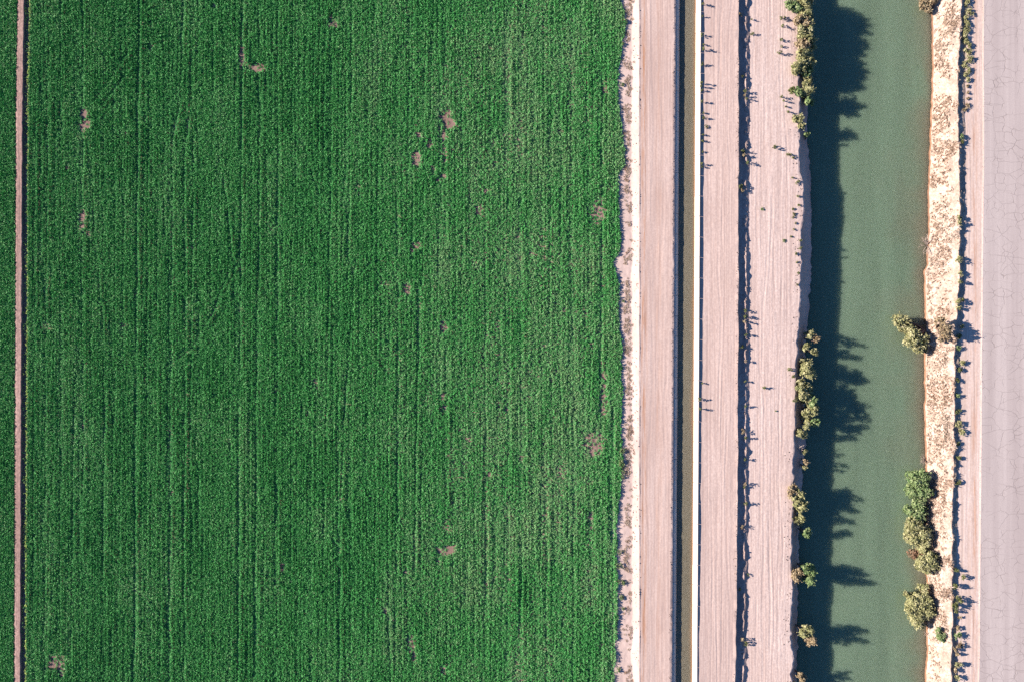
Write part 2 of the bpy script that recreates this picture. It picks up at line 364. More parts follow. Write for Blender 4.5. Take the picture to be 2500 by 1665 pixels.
strip("canal_bank", ['c15', 'c16', 'c17'], [18, 6], M['bank_shade'], 0.10, 1.3, label="steep shaded dirt bank below the terrace")
strip("canal_bed", ['c17', 'r0'], [10], M['wet_bank'], 0)
strip("wet_waterline", ['r0', 'r1', 'r1b'], [6, 4], M['wet_bank'], 0.05, 2.0, label="wet orange-brown soil at the waterline of the straw bank")
strip("straw_bank", ['r1b', 'r2', 'r3', 'r4', 'r5'], [14, 12, 4, 6], M['bank_straw'], 0.06, 1.6, label="sunlit straw-covered bank rising from the wide canal")
strip("road_shoulder", ['r5', 'r5b', 'r6', 'r7'], [14, 16, 3], M['shoulder'], 0.008, 2.0, ruts=[(2364, 0.012, 0.12, 0.15, 931), (2376, 0.012, 0.12, 0.12, 932), (2390, 0.014, 0.11, 0.08, 933)], label="pink dirt shoulder beside the cracked asphalt road")
strip("asphalt_road", ['r7', 'r8'], [50], M['asphalt'], 0.004, 0.6, label="pale grey asphalt road covered with fine cracks")

# ------------------------------------------------------------------ water
def water_body(name, left, right, z, depth, material, label, edge_r, edge_l, nx=40):
    py = PY[(PY > -640) & (PY < 2310)][::3]
    XL = x_of(left(py), z); XR = x_of(right(py), z); Y = y_of(py)
    t = np.linspace(0, 1, nx + 1)
    gx = XL[:, None] * (1 - t) + XR[:, None] * t; gy = np.repeat(Y[:, None], nx + 1, 1)
    nr = len(py); nc = nx + 1
    top = np.stack([gx, gy, np.full_like(gx, z)], -1).reshape(-1, 3)
    bot = top.copy(); bot[:, 2] = z - depth
    idx = np.arange(nr * nc).reshape(nr, nc); B = nr * nc
    f = [np.stack([idx[:-1, :-1], idx[1:, :-1], idx[1:, 1:], idx[:-1, 1:]], -1).reshape(-1, 4)]
    f.append(f[0][:, ::-1] + B)
    def side(a):
        return np.stack([a[:-1], a[:-1] + B, a[1:] + B, a[1:]], -1)
    f += [side(idx[:, 0])[:, ::-1], side(idx[:, -1]), side(idx[0, :]), side(idx[-1, :])[:, ::-1]]
    o = mesh_obj(name, np.concatenate([top, bot]), np.concatenate(f), material)
    dr = (XR[:, None] - gx); dl = gx - XL[:, None]
    wob = 0.75 + 0.5 * noise2(gx * 0.25 + 9, gy * 0.22, 91) + 0.3 * noise2(gx * 0.8, gy * 0.6, 92)
    sh = np.exp(-np.maximum(dr - edge_r[0], 0) / (edge_r[1] * np.clip(wob, 0.3, 2))) * edge_r[2]
    if edge_l: sh = np.maximum(sh, np.exp(-np.maximum(dl, 0) / edge_l[0]) * edge_l[1])
    at = o.data.attributes.new("shallow", 'FLOAT', 'POINT')
    at.data.foreach_set("value", np.concatenate([sh.ravel(), sh.ravel()]).astype(np.float32))
    tag(o, label, kind="structure"); return o
water_body("water", off(SHORE_L, -30), off(SHORE_R, 10), WATER_Z, 9.0, M['river'], "wide calm murky green canal water", (0.5, 1.9, 0.95), None, 60)
water_body("ditch_water", off(LC, 4), off(LC, 52), DITCH_Z, 0.6, M['ditch'], "narrow brown water strip in the concrete canal", (0.22, 0.15, 1.0), None, 30)

# ------------------------------------------------------------------ concrete canal
def canal():
    root = empty("concrete_canal", (x_of(LC(832.5) + 30, -0.5), 0, -1.2))
    tag(root, "narrow straight canal lined with pale concrete panels between two dirt roads", "canal")
    ang = math.atan2(9.5 * S, 1665 * S)     # the canal leans slightly: x grows towards the top
    def prism(profile_pts, length, name):
        n = len(profile_pts); v = [(x, -length / 2, z) for x, z in profile_pts] + [(x, length / 2, z) for x, z in profile_pts]
        f = [tuple(range(n))[::-1], tuple(range(n, 2 * n))] + [(k, (k + 1) % n, n + (k + 1) % n, n + k) for k in range(n)]
        # orientation: profile given clockwise seen from -y
        me = bpy.data.meshes.new(name); me.from_pydata(v, [], f); me.update(); me.materials.append(M['concrete']); return me
    lx = x_of(LC(832.5) + 2.0, -0.12)
    li = x_of(LC(832.5) + 4.4, -0.13) - lx; lw = x_of(LC(832.5) + 10.0, -0.5) - lx
    left_prof = [(0, -0.12), (li, -0.13), (lw, -0.50), (lw + 0.62, -1.15), (lw + 0.55, -1.22), (lw - 0.08, -0.58), (li - 0.04, -0.25), (0, -0.25)]
    rx = x_of(LC(832.5) + 49.2, -0.5)
    rt = x_of(LC(832.5) + 60.6, 0.10) - rx
    right_prof = [(-0.6, -1.15), (0, -0.5), (rt, 0.10), (rt + 0.08, 0.10), (rt + 0.08, -0.05), (rt + 0.03, -0.05), (0.08, -0.58), (-0.54, -1.22)]
    L = 2.5; gap = 0.045; n = 58
    ml = prism(left_prof[::-1], L - gap, "lining_panel"); mr = prism(right_prof[::-1], L - gap, "lining_panel")
    rs = np.random.default_rng(5)
    for side, me, bx in (('l', ml, lx), ('r', mr, rx)):
        for k in range(n):
            y = (k - n / 2 + 0.5) * L + (0.55 if side == 'l' else 0.2)
            o = bpy.data.objects.new("lining_panel", me); COL.objects.link(o); o.parent = root
            o.location = (bx + y * math.tan(ang) + rs.uniform(-0.006, 0.006) - root.location.x, y, 1.2 + rs.uniform(-0.012, 0.012))
            o.rotation_euler = (rs.uniform(-0.002, 0.002), 0, -ang)
    bed = [(lx + lw + 0.5, -1.16), (rx - 0.5, -1.16)]
    mb = mesh_obj("bed", [(bed[0][0] - root.location.x - 0.55, -72, 0.03), (bed[1][0] - root.location.x - 0.55, -72, 0.03), (bed[1][0] - root.location.x + 0.55, 72, 0.03), (bed[0][0] - root.location.x + 0.55, 72, 0.03)], [(0, 1, 2, 3)], M['concrete'], root)
canal()

# ------------------------------------------------------------------ scatter with geometry nodes (stuff)
def leaf_cards(n, rad, h0, h1, size, seed, up=0.5, elong=1.6):
    r = np.random.default_rng(seed); V = []; F = []
    for i in range(n):
        a = r.uniform(0, 2 * math.pi); rr = rad * math.sqrt(r.uniform(0, 1)); h = r.uniform(h0, h1) * (1 - 0.35 * (rr / rad) ** 2)
        c = np.array([rr * math.cos(a), rr * math.sin(a), h])
        nrm = r.normal(size=3); nrm[2] = abs(nrm[2]) + up; nrm[:2] += 0.8 * c[:2] / rad; nrm /= np.linalg.norm(nrm)
        t = np.cross(nrm, r.normal(size=3)); t /= np.linalg.norm(t); b = np.cross(nrm, t); s = size * r.uniform(0.7, 1.3)
        k = len(V); V += [c - t * s * elong / 2, c + b * s / 2, c + t * s * elong / 2, c - b * s / 2]; F.append((k, k + 1, k + 2, k + 3))
    return V, F

VARS = bpy.data.collections.new("scatter_shapes")
def shape_coll(name, gens, material):
    c = bpy.data.collections.new(name)
    for i, (v, f) in enumerate(gens):
        me = bpy.data.meshes.new(name); me.from_pydata([tuple(map(float, p)) for p in v], [], f); me.update(); me.materials.append(material)
        o = bpy.data.objects.new(name, me); c.objects.link(o)
    return c

def scatter(name, pts, scale, rotz, tint, coll, label, cat, kind="stuff", tilt=None):
    n = len(pts)
    me = bpy.data.meshes.new(name); me.vertices.add(n); me.vertices.foreach_set("co", np.asarray(pts, np.float32).ravel())
    rot = np.zeros((n, 3), np.float32); rot[:, 2] = rotz
    if tilt is not None: rot[:, :2] = tilt
    a = me.attributes.new("rot", 'FLOAT_VECTOR', 'POINT'); a.data.foreach_set("vector", rot.ravel())
    a = me.attributes.new("scl", 'FLOAT_VECTOR', 'POINT'); a.data.foreach_set("vector", np.asarray(scale, np.float32).ravel())
    a = me.attributes.new("tint", 'FLOAT', 'POINT'); a.data.foreach_set("value", np.asarray(tint, np.float32))
    a = me.attributes.new("pick", 'INT', 'POINT'); a.data.foreach_set("value", rng.integers(0, 1000, n).astype(np.int32))
    me.update()
    o = bpy.data.objects.new(name, me); COL.objects.link(o)
    ng = bpy.data.node_groups.new(name, 'GeometryNodeTree')
    ng.interface.new_socket("Geometry", in_out='INPUT', socket_type='NodeSocketGeometry')
    ng.interface.new_socket("Geometry", in_out='OUTPUT', socket_type='NodeSocketGeometry')
    N = ng.nodes; gi = N.new("NodeGroupInput"); go = N.new("NodeGroupOutput")
    ci = N.new("GeometryNodeCollectionInfo"); ci.inputs["Collection"].default_value = coll
    ci.inputs["Separate Children"].default_value = True; ci.inputs["Reset Children"].default_value = True
    iop = N.new("GeometryNodeInstanceOnPoints"); iop.inputs["Pick Instance"].default_value = True
    def named(nm, t):
        x = N.new("GeometryNodeInputNamedAttribute"); x.data_type = t; x.inputs["Name"].default_value = nm
        return next(s for s in x.outputs if s.enabled and s.name == "Attribute")
    lk = ng.links.new
    lk(gi.outputs[0], iop.inputs["Points"]); lk(ci.outputs[0], iop.inputs["Instance"])
    lk(named("pick", 'INT'), iop.inputs["Instance Index"])
    lk(named("rot", 'FLOAT_VECTOR'), iop.inputs["Rotation"]); lk(named("scl", 'FLOAT_VECTOR'), iop.inputs["Scale"])
    lk(iop.outputs[0], go.inputs[0])
    md = o.modifiers.new("scatter", 'NODES'); md.node_group = ng
    tag(o, label, cat, None, kind); return o

# ---- the alfalfa
crop_shapes = shape_coll("alfalfa_tuft", [leaf_cards(21, 0.11, 0.06, 0.29, 0.06, 100 + k, 0.4, 1.5) for k in range(5)], M['alfalfa'])
FIELD_R = jit(poly([(-700, 1515), (0, 1518), (60, 1529), (150, 1511), (200, 1508), (260, 1511), (330, 1521), (400, 1526), (430, 1508), (500, 1509), (600, 1518), (640, 1498), (680, 1510), (760, 1511), (840, 1516),
               (960, 1518), (1050, 1515), (1120, 1520), (1260, 1508), (1300, 1505), (1400, 1506), (1500, 1508), (1580, 1503), (1665, 1500), (2300, 1495)]), 2.5, 14, 201, 3)
# tracks: (polyline in photo pixels, half width px, strength)
TR = [([(447, -80), (442, 240), (420, 344), (417, 830), (414, 1300), (414, 1750)], 2.6, 0.95), ([(470, -80), (466, 230), (450, 390), (453, 830), (448, 1300), (452, 1750)], 2.2, 0.7),
      ([(474, 330), (470, 560), (466, 830), (462, 1200)], 2.0, 0.6), ([(340, -80), (336, 300), (333, 700), (330, 1100), (326, 1750)], 2.4, 0.75), ([(310, 0), (306, 420), (300, 900)], 1.8, 0.45),
      ([(593, -80), (590, 300), (586, 700), (583, 1100), (580, 1750)], 2.4, 0.8), ([(632, -80), (632, 540), (626, 900), (622, 1750)], 2.1, 0.6), ([(680, -80), (678, 500), (676, 1000), (672, 1750)], 2.0, 0.6),
      ([(119, 120), (115, 420), (112, 900), (108, 1750)], 2.0, 0.65), ([(151, 0), (148, 400), (150, 800), (146, 1750)], 1.8, 0.45), ([(204, -80), (202, 300), (202, 470), (200, 830), (204, 1200)], 2.0, 0.6),
      ([(212, 350), (228, 440), (233, 582), (251, 794), (256, 1000), (250, 1400)], 2.0, 0.65), ([(88, 300), (84, 900), (80, 1750)], 1.8, 0.55), ([(102, -80), (100, 400), (98, 900)], 1.6, 0.4), ([(970, 480), (971, 830), (970, 1250), (962, 1700)], 2.2, 0.65),
      ([(1021, 700), (1021, 830), (1015, 1100), (1010, 1400)], 2.2, 0.65), ([(868, 640), (848, 900), (836, 1100), (829, 1300), (826, 1750)], 2.2, 0.75), ([(949, 830), (946, 1250), (952, 1750)], 2.0, 0.55), ([(1183, 500), (1184, 1100), (1186, 1500)], 2.2, 0.5),
      ([(1088, 320), (1088, 830), (1086, 1400)], 2.0, 0.5), ([(1399, 600), (1398, 1750)], 2.0, 0.45), ([(1495, 1000), (1496, 1750)], 2.4, 0.8), ([(1469, -80), (1468, 600), (1464, 1100)], 2.4, 0.75), ([(1333, 1200), (1334, 1700)], 2.2, 0.5),
      ([(810, 150), (806, 500), (800, 830), (790, 1300)], 2.0, 0.5), ([(858, -80), (856, 330), (850, 640)], 2.0, 0.5), ([(965, 0), (1010, 40), (1060, 80)], 1.8, 0.4), ([(1272, -80), (1270, 700), (1271, 1700)], 3.0, 0.45), ([(1240, -80), (1241, 700), (1240, 1700)], 3.0, 0.42),
      ([(318, 120), (254, 215), (225, 250)], 1.8, 0.6), ([(318, 165), (245, 262)], 1.8, 0.65), ([(560, 660), (520, 760), (470, 850), (400, 900)], 1.8, 0.4), ([(580, 640), (545, 720), (500, 800)], 1.8, 0.35), ([(200, 1260), (300, 1390), (380, 1500)], 1.8, 0.35),
      ([(870, 680), (905, 640), (940, 690)], 1.6, 0.4), ([(880, 900), (960, 860), (1010, 820)], 1.6, 0.35), ([(700, 1180), (780, 1260), (820, 1330)], 1.6, 0.35), ([(545, 430), (560, 560), (568, 640)], 1.8, 0.5), ([(735, 330), (760, 420), (800, 520)], 1.7, 0.4)]
BARE = [(812, 53, 9, 12, .9), (778, 40, 7, 7, .5), (590, 138, 7, 24, 1), (622, 165, 16, 10, 1), (205, 275, 8, 12, 1), (205, 308, 11, 13, 1), (200, 535, 8, 22, 1), (193, 555, 6, 8, .6), (216, 570, 5, 6, .8), (1088, 283, 11, 16, .9), (1098, 303, 13, 8, 1),
        (1022, 327, 7, 6, 1), (1048, 350, 5, 12, 1), (1016, 391, 8, 16, 1), (1082, 332, 5, 14, 1), (1072, 316, 4, 7, .8), (1084, 375, 5, 18, .7), (1104, 368, 4, 5, .8), (1056, 416, 6, 10, .8), (1081, 428, 6, 6, .8), (1068, 438, 5, 5, .8), (873, 457, 9, 14, .7), (878, 476, 6, 6, .6), (1168, 510, 7, 9, .9), (1186, 465, 6, 6, .6), (1104, 510, 6, 6, .5),
        (1014, 598, 11, 8, .9), (993, 703, 8, 13, .85), (940, 692, 8, 6, .6), (1083, 800, 7, 13, .9), (111, 797, 11, 11, .5), (767, 936, 7, 13, .7), (1080, 966, 5, 9, 1), (1081, 1000, 5, 12, .8), (749, 1009, 5, 5, .9), (1140, 1073, 6, 5, .8), (1088, 1288, 8, 16, .7), (1090, 1343, 17, 9, .9), (1082, 1350, 10, 6, .9),
        (690, 1384, 5, 11, 1), (940, 1492, 5, 7, 1), (1001, 1572, 9, 20, .9), (1010, 1605, 5, 12, .8), (1080, 1635, 7, 12, .8), (138, 1612, 18, 12, .75), (148, 1632, 9, 16, .9), (125, 1625, 7, 10, .8), (202, 1040, 4, 8, .9), (352, 924, 5, 5, .4), (770, 356, 4, 4, 1), (395, 20, 5, 12, .6), (368, 112, 4, 9, .8), (370, 60, 3, 10, .6),
        (1455, 522, 18, 20, .72), (1462, 505, 10, 24, .55), (1450, 1075, 22, 26, .75), (1444, 1098, 16, 14, .85), (1474, 955, 7, 50, .75), (1474, 1000, 6, 20, .6), (1372, 1152, 9, 18, .65), (1440, 1172, 8, 8, .6), (1439, 1268, 6, 20, .65), (1478, 212, 5, 24, .75), (1460, 805, 6, 10, .5), (1490, 455, 7, 6, .6), (1470, 660, 4, 60, .45), (1445, 850, 5, 12, .4), (1440, 1300, 9, 40, .35), (1368, 320, 8, 6, .4), (1445, 1400, 8, 60, .25), (1300, 880, 6, 30, .2)]
def polyline_dist(px, py, pts):
    p = np.array(pts, float); best = np.full(px.shape, 1e9)
    for (x0, y0), (x1, y1) in zip(p[:-1], p[1:]):
        dx, dy = x1 - x0, y1 - y0; t = np.clip(((px - x0) * dx + (py - y0) * dy) / (dx * dx + dy * dy), 0, 1)
        best = np.minimum(best, np.hypot(px - x0 - t * dx, py - y0 - t * dy))
    return best
GX0, GX1, GY0, GY1, GR = -230, 1560, -190, 1860, 1.5
gpx, gpy = np.meshgrid(np.arange(GX0, GX1, GR), np.arange(GY0, GY1, GR))
dens = np.ones_like(gpx); hei = np.ones_like(gpx); ting = np.zeros_like(gpx)
for i, (pts, w, s) in enumerate(TR):
    w *= 1.5; s = min(1.0, s * (1.25 if i < 29 else 2.0))
    wob = 2.0 * noise1(gpy[:, 0] / 45.0, 300 + i)
    a_, b_ = min(p_[0] for p_ in pts) - 14, max(p_[0] for p_ in pts) + 14
    sl_ = (slice(None), slice(max(0, int((a_ - GX0) / GR)), int((b_ - GX0) / GR)))
    dd = polyline_dist(gpx[sl_] + wob[:, None], gpy[sl_], pts)
    m = s * np.exp(-(dd / w) ** 2) * np.clip(0.85 + 0.7 * noise1(gpy[:, 0] / 38.0, 340 + i), 0.15, 1.2)[:, None]
    m = np.clip(m * 1.15, 0, 1)
    dens[sl_] *= 1 - 0.25 * m; hei[sl_] *= (1 - 0.8 * m) * (1 + 0.4 * np.roll(m, 3, 1))
rs = np.random.default_rng(77)
for i in range(120):          # long drill lines, the whole field through
    x0 = 80 + i * 11.9 + rs.normal(0, 3.2); s = rs.uniform(0.45, 1.0); w = rs.uniform(1.0, 1.9); yy = gpy[:, 0]
    xc = x0 - 0.006 * yy + 4.0 * noise1(yy / 260.0, 2400 + i) + 1.2 * noise1(yy / 50.0, 2600 + i)
    c0 = int(max(0, (x0 - 24 - GX0) / GR)); c1 = min(gpx.shape[1], int((x0 + 14 - GX0) / GR))
    m = s * np.exp(-((gpx[:, c0:c1] - xc[:, None]) / w) ** 2) * np.clip(0.7 + 0.7 * noise1(yy / 140.0, 2800 + i) + 0.25 * noise1(yy / 22.0, 3000 + i), 0, 1)[:, None]
    dens[:, c0:c1] *= 1 - 0.12 * m; hei[:, c0:c1] *= (1 - 0.8 * m) * (1 + 0.45 * np.roll(m, 2, 1))
for i in range(560):          # faint drill and wheel lines
    x0 = rs.uniform(70, 1500); y0 = rs.uniform(-200, 1600); ln = rs.uniform(80, 700); sl = rs.normal(0, 0.012) - 0.004
    s = rs.uniform(0.15, 0.7) ; w = rs.uniform(1.0, 2.4)
    yy = gpy[:, 0]; r0 = np.searchsorted(yy, y0); r1 = np.searchsorted(yy, y0 + ln)
    xc = x0 + sl * (yy[r0:r1] - y0) + 2.5 * noise1(yy[r0:r1] / 60.0, 400 + i)
    c0 = int(max(0, (x0 - GX0) / GR - 14)); c1 = c0 + 28
    m = s * np.exp(-((gpx[r0:r1, c0:c1] - xc[:, None]) / w) ** 2) * np.clip(0.7 + 0.8 * noise1(yy[r0:r1] / 25.0, 800 + i), 0, 1)[:, None]
    dens[r0:r1, c0:c1] *= 1 - 0.12 * m; hei[r0:r1, c0:c1] *= 1 - 0.75 * m
rowph = gpx / 6.6 + 0.5 * noise2(gpx / 60, gpy / 220, 501)
hei *= 1 + 0.30 * np.cos(2 * np.pi * rowph) * (0.6 + 0.5 * noise2(gpx / 90, gpy / 160, 502))
hei *= 1 + 0.05 * noise2(gpx / 9, gpy / 22, 503) + 0.05 * noise2(gpx / 30, gpy / 60, 504)
right = np.clip((gpx - 780) / 450, 0, 1)
thin = right * np.clip(0.42 + 0.55 * noise2(gpx / 16, gpy / 160, 510) + 0.30 * noise2(gpx / 70, gpy / 120, 511), 0, 1) * np.clip((1478 - gpx) / 25, 0, 1)
dens *= 1 - 0.45 * thin; hei *= 1 - 0.15 * thin
BARE += [(rs.uniform(90, 1480), rs.uniform(0, 1660), rs.uniform(2.5, 6), rs.uniform(3, 8), rs.uniform(0.3, 0.8)) for _ in range(60)]
bn1 = 0.45 * noise2(gpx / 6, gpy / 7, 520) + 0.2 * noise2(gpx / 2.5, gpy / 2.5, 521)
bn2 = np.clip(0.85 + 0.5 * noise2(gpx / 3.2, gpy / 4.0, 522), 0, 1)
for (bx, by, rx, ry, s) in BARE:
    w_ = (slice(max(0, int((by - 2.4 * ry - GY0) / GR)), int((by + 2.4 * ry - GY0) / GR) + 1), slice(max(0, int((bx - 2.4 * rx - GX0) / GR)), int((bx + 2.4 * rx - GX0) / GR) + 1))
    q = np.hypot((gpx[w_] - bx) / rx, (gpy[w_] - by) / ry) / 1.22 + bn1[w_]
    m = np.clip(1.08 * s * np.clip((1.2 - q) / 0.4, 0, 1) * (0.3 + 0.7 * bn2[w_]), 0, 1); dens[w_] *= 1 - m; hei[w_] *= 1 - 0.45 * m
ting += 0.16 * noise2(gpx / 60, gpy / 130, 530) + 0.10 * noise2(gpx / 14, gpy / 90, 531) + 0.18 * right + 0.04 * thin
ting += 0.10 * np.clip((gpx - 1478) / 12, 0, 1)

def grid_sample(g, px, py):
    i = np.clip(((py - GY0) / GR).astype(int), 0, g.shape[0] - 1); j = np.clip(((px - GX0) / GR).astype(int), 0, g.shape[1] - 1); return g[i, j]
def crop(name, lo, hi, x_min, x_max, spacing_px, label, sunlit_edge):
    xs = np.arange(x_min, x_max, spacing_px); ys = np.arange(-180, 1850, spacing_px)
    px, py = np.meshgrid(xs, ys); px = (px + rng.uniform(-0.55, 0.55, px.shape) * spacing_px).ravel(); py = (py + rng.uniform(-0.55, 0.55, py.shape) * spacing_px).ravel()
    keep = (px > lo(py)) & (px < hi(py)); px, py = px[keep], py[keep]
    dn = grid_sample(dens, px, py); keep = rng.uniform(0, 1, len(px)) < dn; px, py = px[keep], py[keep]
    h = grid_sample(hei, px, py); t = grid_sample(ting, px, py)
    n = len(px); z = np.full(n, FZ - 0.01)
    edge = np.exp(-((px - lo(py)) / 3.0) ** 2) if sunlit_edge else 0  # sunlight on the crop's edge by the ridge, painted into the leaf tint
    s = rng.uniform(0.8, 1.2, n); sc = np.stack([s, s, s * np.clip(h, 0.2, 1.5) * rng.uniform(0.72, 1.2, n)], -1)
    tint = np.clip(np.minimum(0.33 + t + rng.normal(0, 0.14, n), 0.74) + 0.9 * edge, 0, 1)
    pts = np.stack([x_of(px, z), y_of(py), z], -1)
    return scatter(name, pts, sc, rng.uniform(0, 6.28, n), tint, crop_shapes, label, "crop")
crop("alfalfa_crop", jit(off(RIDGE_R, 14.5), 0.8, 6, 541), FIELD_R, 45, 1545, 2.4, "wide field of dense green alfalfa with faint drill lines and bare spots", True)
crop("alfalfa_crop", const(-220), jit(off(RIDGE_L, -2.5), 1.0, 6, 543), -220, 60, 2.4, "thin strip of green alfalfa beyond the soil ridge at the edge", False)
# scattered seedlings in the shaded gutter beside the ridge
py = rng.uniform(-80, 1740, 420); px = RIDGE_R(py) + rng.uniform(5, 12, 420); z = np.full(420, FZ)
s = rng.uniform(0.3, 0.8, 420)
scatter("seedlings", np.stack([x_of(px, z), y_of(py), z], -1), np.stack([s, s, s * 1.5], -1), rng.uniform(0, 6.28, 420), rng.uniform(0.5, 1, 420), crop_shapes, "tiny seedlings in the shaded gutter beside the soil ridge", "seedlings")

# ---- straw and dry grass
def blades(n, rad, h, w, seed, spread=0.9):
    r = np.random.default_rng(seed); V = []; F = []
    for i in range(n):
        a = r.uniform(0, 6.28); b = np.array([math.cos(a), math.sin(a), 0]) * rad * 0.25 * r.uniform(0, 1)
        ln = h * r.uniform(0.5, 1.1); lean = spread * r.uniform(0.2, 1)
        a2 = a + r.normal(0, 0.6)
        tip = b + np.array([math.cos(a2) * lean * ln, math.sin(a2) * lean * ln, ln * math.sqrt(max(0.1, 1 - lean * lean * 0.8))])
        side = np.array([-math.sin(a2), math.cos(a2), 0]) * w * r.uniform(0.6, 1.3)
        mid = (b + tip) / 2 + np.array([0, 0, 0.12 * ln]); k = len(V)
        V += [b - side, b + side, mid + side, mid - side, tip]; F += [(k, k + 1, k + 2, k + 3), (k + 3, k + 2, k + 4)]
    return V, F
straw_shapes = shape_coll("straw_tuft", [blades(22, 0.24, 0.27, 0.02, 140 + k, 1.0) for k in range(4)], M['straw'])
def on_grid(gname, n, seed, u0=0.0, u1=1.0, pyr=(-80, 1745)):
    gx, gy, gz = GRIDS[gname]; r = np.random.default_rng(seed); nr, nc = gx.shape
    ri = np.interp(r.uniform(*pyr, n), PY, np.arange(nr)); ci = r.uniform(u0, u1, n) * (nc - 1.001)
    i = ri.astype(int); j = ci.astype(int); a = ri - i; b = ci - j
    i1 = np.minimum(i + 1, nr - 1); j1 = np.minimum(j + 1, nc - 1)
    def s(g): return g[i, j] * (1 - a) * (1 - b) + g[i1, j] * a * (1 - b) + g[i, j1] * (1 - a) * b + g[i1, j1] * a * b
    return np.stack([s(gx), s(gy), s(gz)], -1), r
p, r = on_grid("straw_bank", 17000, 601, 0.02, 0.78)
cl = noise2(p[:, 0] * 0.9, p[:, 1] * 0.55, 610) + 0.6 * noise2(p[:, 0] * 2.5, p[:, 1] * 1.8, 611)
uu = (p[:, 2] + 2.7) / 2.3; k = cl - 0.9 * np.clip((uu - 0.62) / 0.2, 0, 1) > r.uniform(-0.9, 0.5, len(p)); p = p[k]; cl = cl[k]
s = r.uniform(0.5, 1.15, len(p)); tt = np.clip(0.5 + 0.35 * noise2(p[:, 0] * 0.5, p[:, 1] * 0.3, 612) + r.normal(0, 0.18, len(p)), 0, 1)
scatter("dry_grass", p, np.stack([s, s, s * 0.38], -1), r.uniform(0, 6.28, len(p)), tt, straw_shapes, "matted pale dry grass covering the sunlit canal bank", "dry grass", tilt=np.stack([np.zeros(len(p)), np.full(len(p), -0.78)], -1))
# dry grass fringe between field and road
n = 1500; py = rng.uniform(-80, 1740, n); base = jit(const(1534), 4, 50, 620)(py); px = base + rng.normal(0, 5.0, n)
cl = noise1(py / 22.0, 621) + 0.5 * noise1(py / 7.0, 622); keep = (cl > rng.uniform(-0.7, 0.9, n)) & (px > FIELD_R(py) - 2) & (px < 1556); px, py = px[keep], py[keep]
P = np.array([ground_at(a, b) for a, b in zip(px, py)]); s = rng.uniform(0.6, 1.4, len(P))
scatter("dry_grass", P, np.stack([s, s, s * 0.35], -1), rng.uniform(0, 6.28, len(P)), np.clip(rng.normal(0.5, 0.25, len(P)), 0, 1), straw_shapes, "broken fringe of tan dry grass between green field and dirt road", "dry grass")

# ---- clods of dirt
def clod(seed):
    r = np.random.default_rng(seed); V = []; F = []
    for la in range(4):
        th = -0.5 + la * 0.55
        for lo in range(6):
            a = lo * math.pi / 3; q = 1 + r.uniform(-0.25, 0.25); V.append((math.cos(a) * math.cos(th) * q, math.sin(a) * math.cos(th) * q, 0.3 + 0.7 * math.sin(th) * q))
    V.append((0, 0, 1.0)); F = []
    for la in range(3):
        for lo in range(6): F.append((la * 6 + lo, la * 6 + (lo + 1) % 6, (la + 1) * 6 + (lo + 1) % 6, (la + 1) * 6 + lo))
    for lo in range(6): F.append((18 + lo, 18 + (lo + 1) % 6, 24))
    return V, F
clod_shapes = shape_coll("clod", [clod(k) for k in range(3)], M['clod'])
cx = []; 
def add_clods(n, pxf, spread, smin, smax, seed, tint, wl=18, thr=-0.3):
    r = np.random.default_rng(seed); py = r.uniform(-70, 1735, n); px = pxf(py) + r.normal(0, spread, n)
    k = noise1(py / wl, seed) > thr; px, py = px[k], py[k]
    for a, b in zip(px, py):
        g = ground_at(a, b); s = math.exp(r.uniform(math.log(smin), math.log(smax))); cx.append((g.x, g.y, g.z - 0.2 * s, s, np.clip(r.normal(tint, 0.2), 0, 1)))
add_clods(420, const(1552), 4.0, 0.02, 0.075, 630, 0.25)
add_clods(160, const(1562), 1.0, 0.02, 0.07, 631, 0.2)
add_clods(650, off(LC, -3.5), 1.6, 0.02, 0.06, 632, 0.5, 30, -0.5)
add_clods(900, off(CREST9, -2), 2.2, 0.02, 0.07, 633, 0.75, 25, -0.2)
add_clods(700, off(CREST9, 17), 2.5, 0.03, 0.10, 634, 0.9, 18, -0.3)
add_clods(700, off(BANK_L, -9), 6.0, 0.02, 0.07, 635, 0.4, 40, -0.1)
add_clods(900, off(CREST_R, 1), 4.0, 0.02, 0.08, 636, 0.7, 25, -0.6)
add_clods(300, off(ASPH, -2), 2.0, 0.015, 0.04, 637, 0.6, 25, -0.4)
cx = np.array(cx)
scatter("dirt_clods", cx[:, :3], np.stack([cx[:, 3]] * 3, -1), rng.uniform(0, 6.28, len(cx)), cx[:, 4], clod_shapes, "loose dirt clods and pebbles along the road and bank edges", "clods")

# ------------------------------------------------------------------ plants as single things
def tube(V, F, pts, radii, sides=6):
    base = len(V)
    for k, (p, r) in enumerate(zip(pts, radii)):
        p = np.array(p, float); dirn = np.array(pts[min(k + 1, len(pts) - 1)], float) - np.array(pts[max(k - 1, 0)], float); dirn /= (np.linalg.norm(dirn) + 1e-9)
        ref = np.array([0, 0, 1.0]) if abs(dirn[2]) < 0.9 else np.array([1.0, 0, 0])
        u = np.cross(dirn, ref); u /= np.linalg.norm(u); w = np.cross(dirn, u)
        for s_ in range(sides):
            a = 2 * math.pi * s_ / sides; V.append(p + (u * math.cos(a) + w * math.sin(a)) * r)
    for k in range(len(pts) - 1):
        for s_ in range(sides):
            a = base + k * sides + s_; b = base + k * sides + (s_ + 1) % sides
            F.append((a, b, b + sides, a + sides))

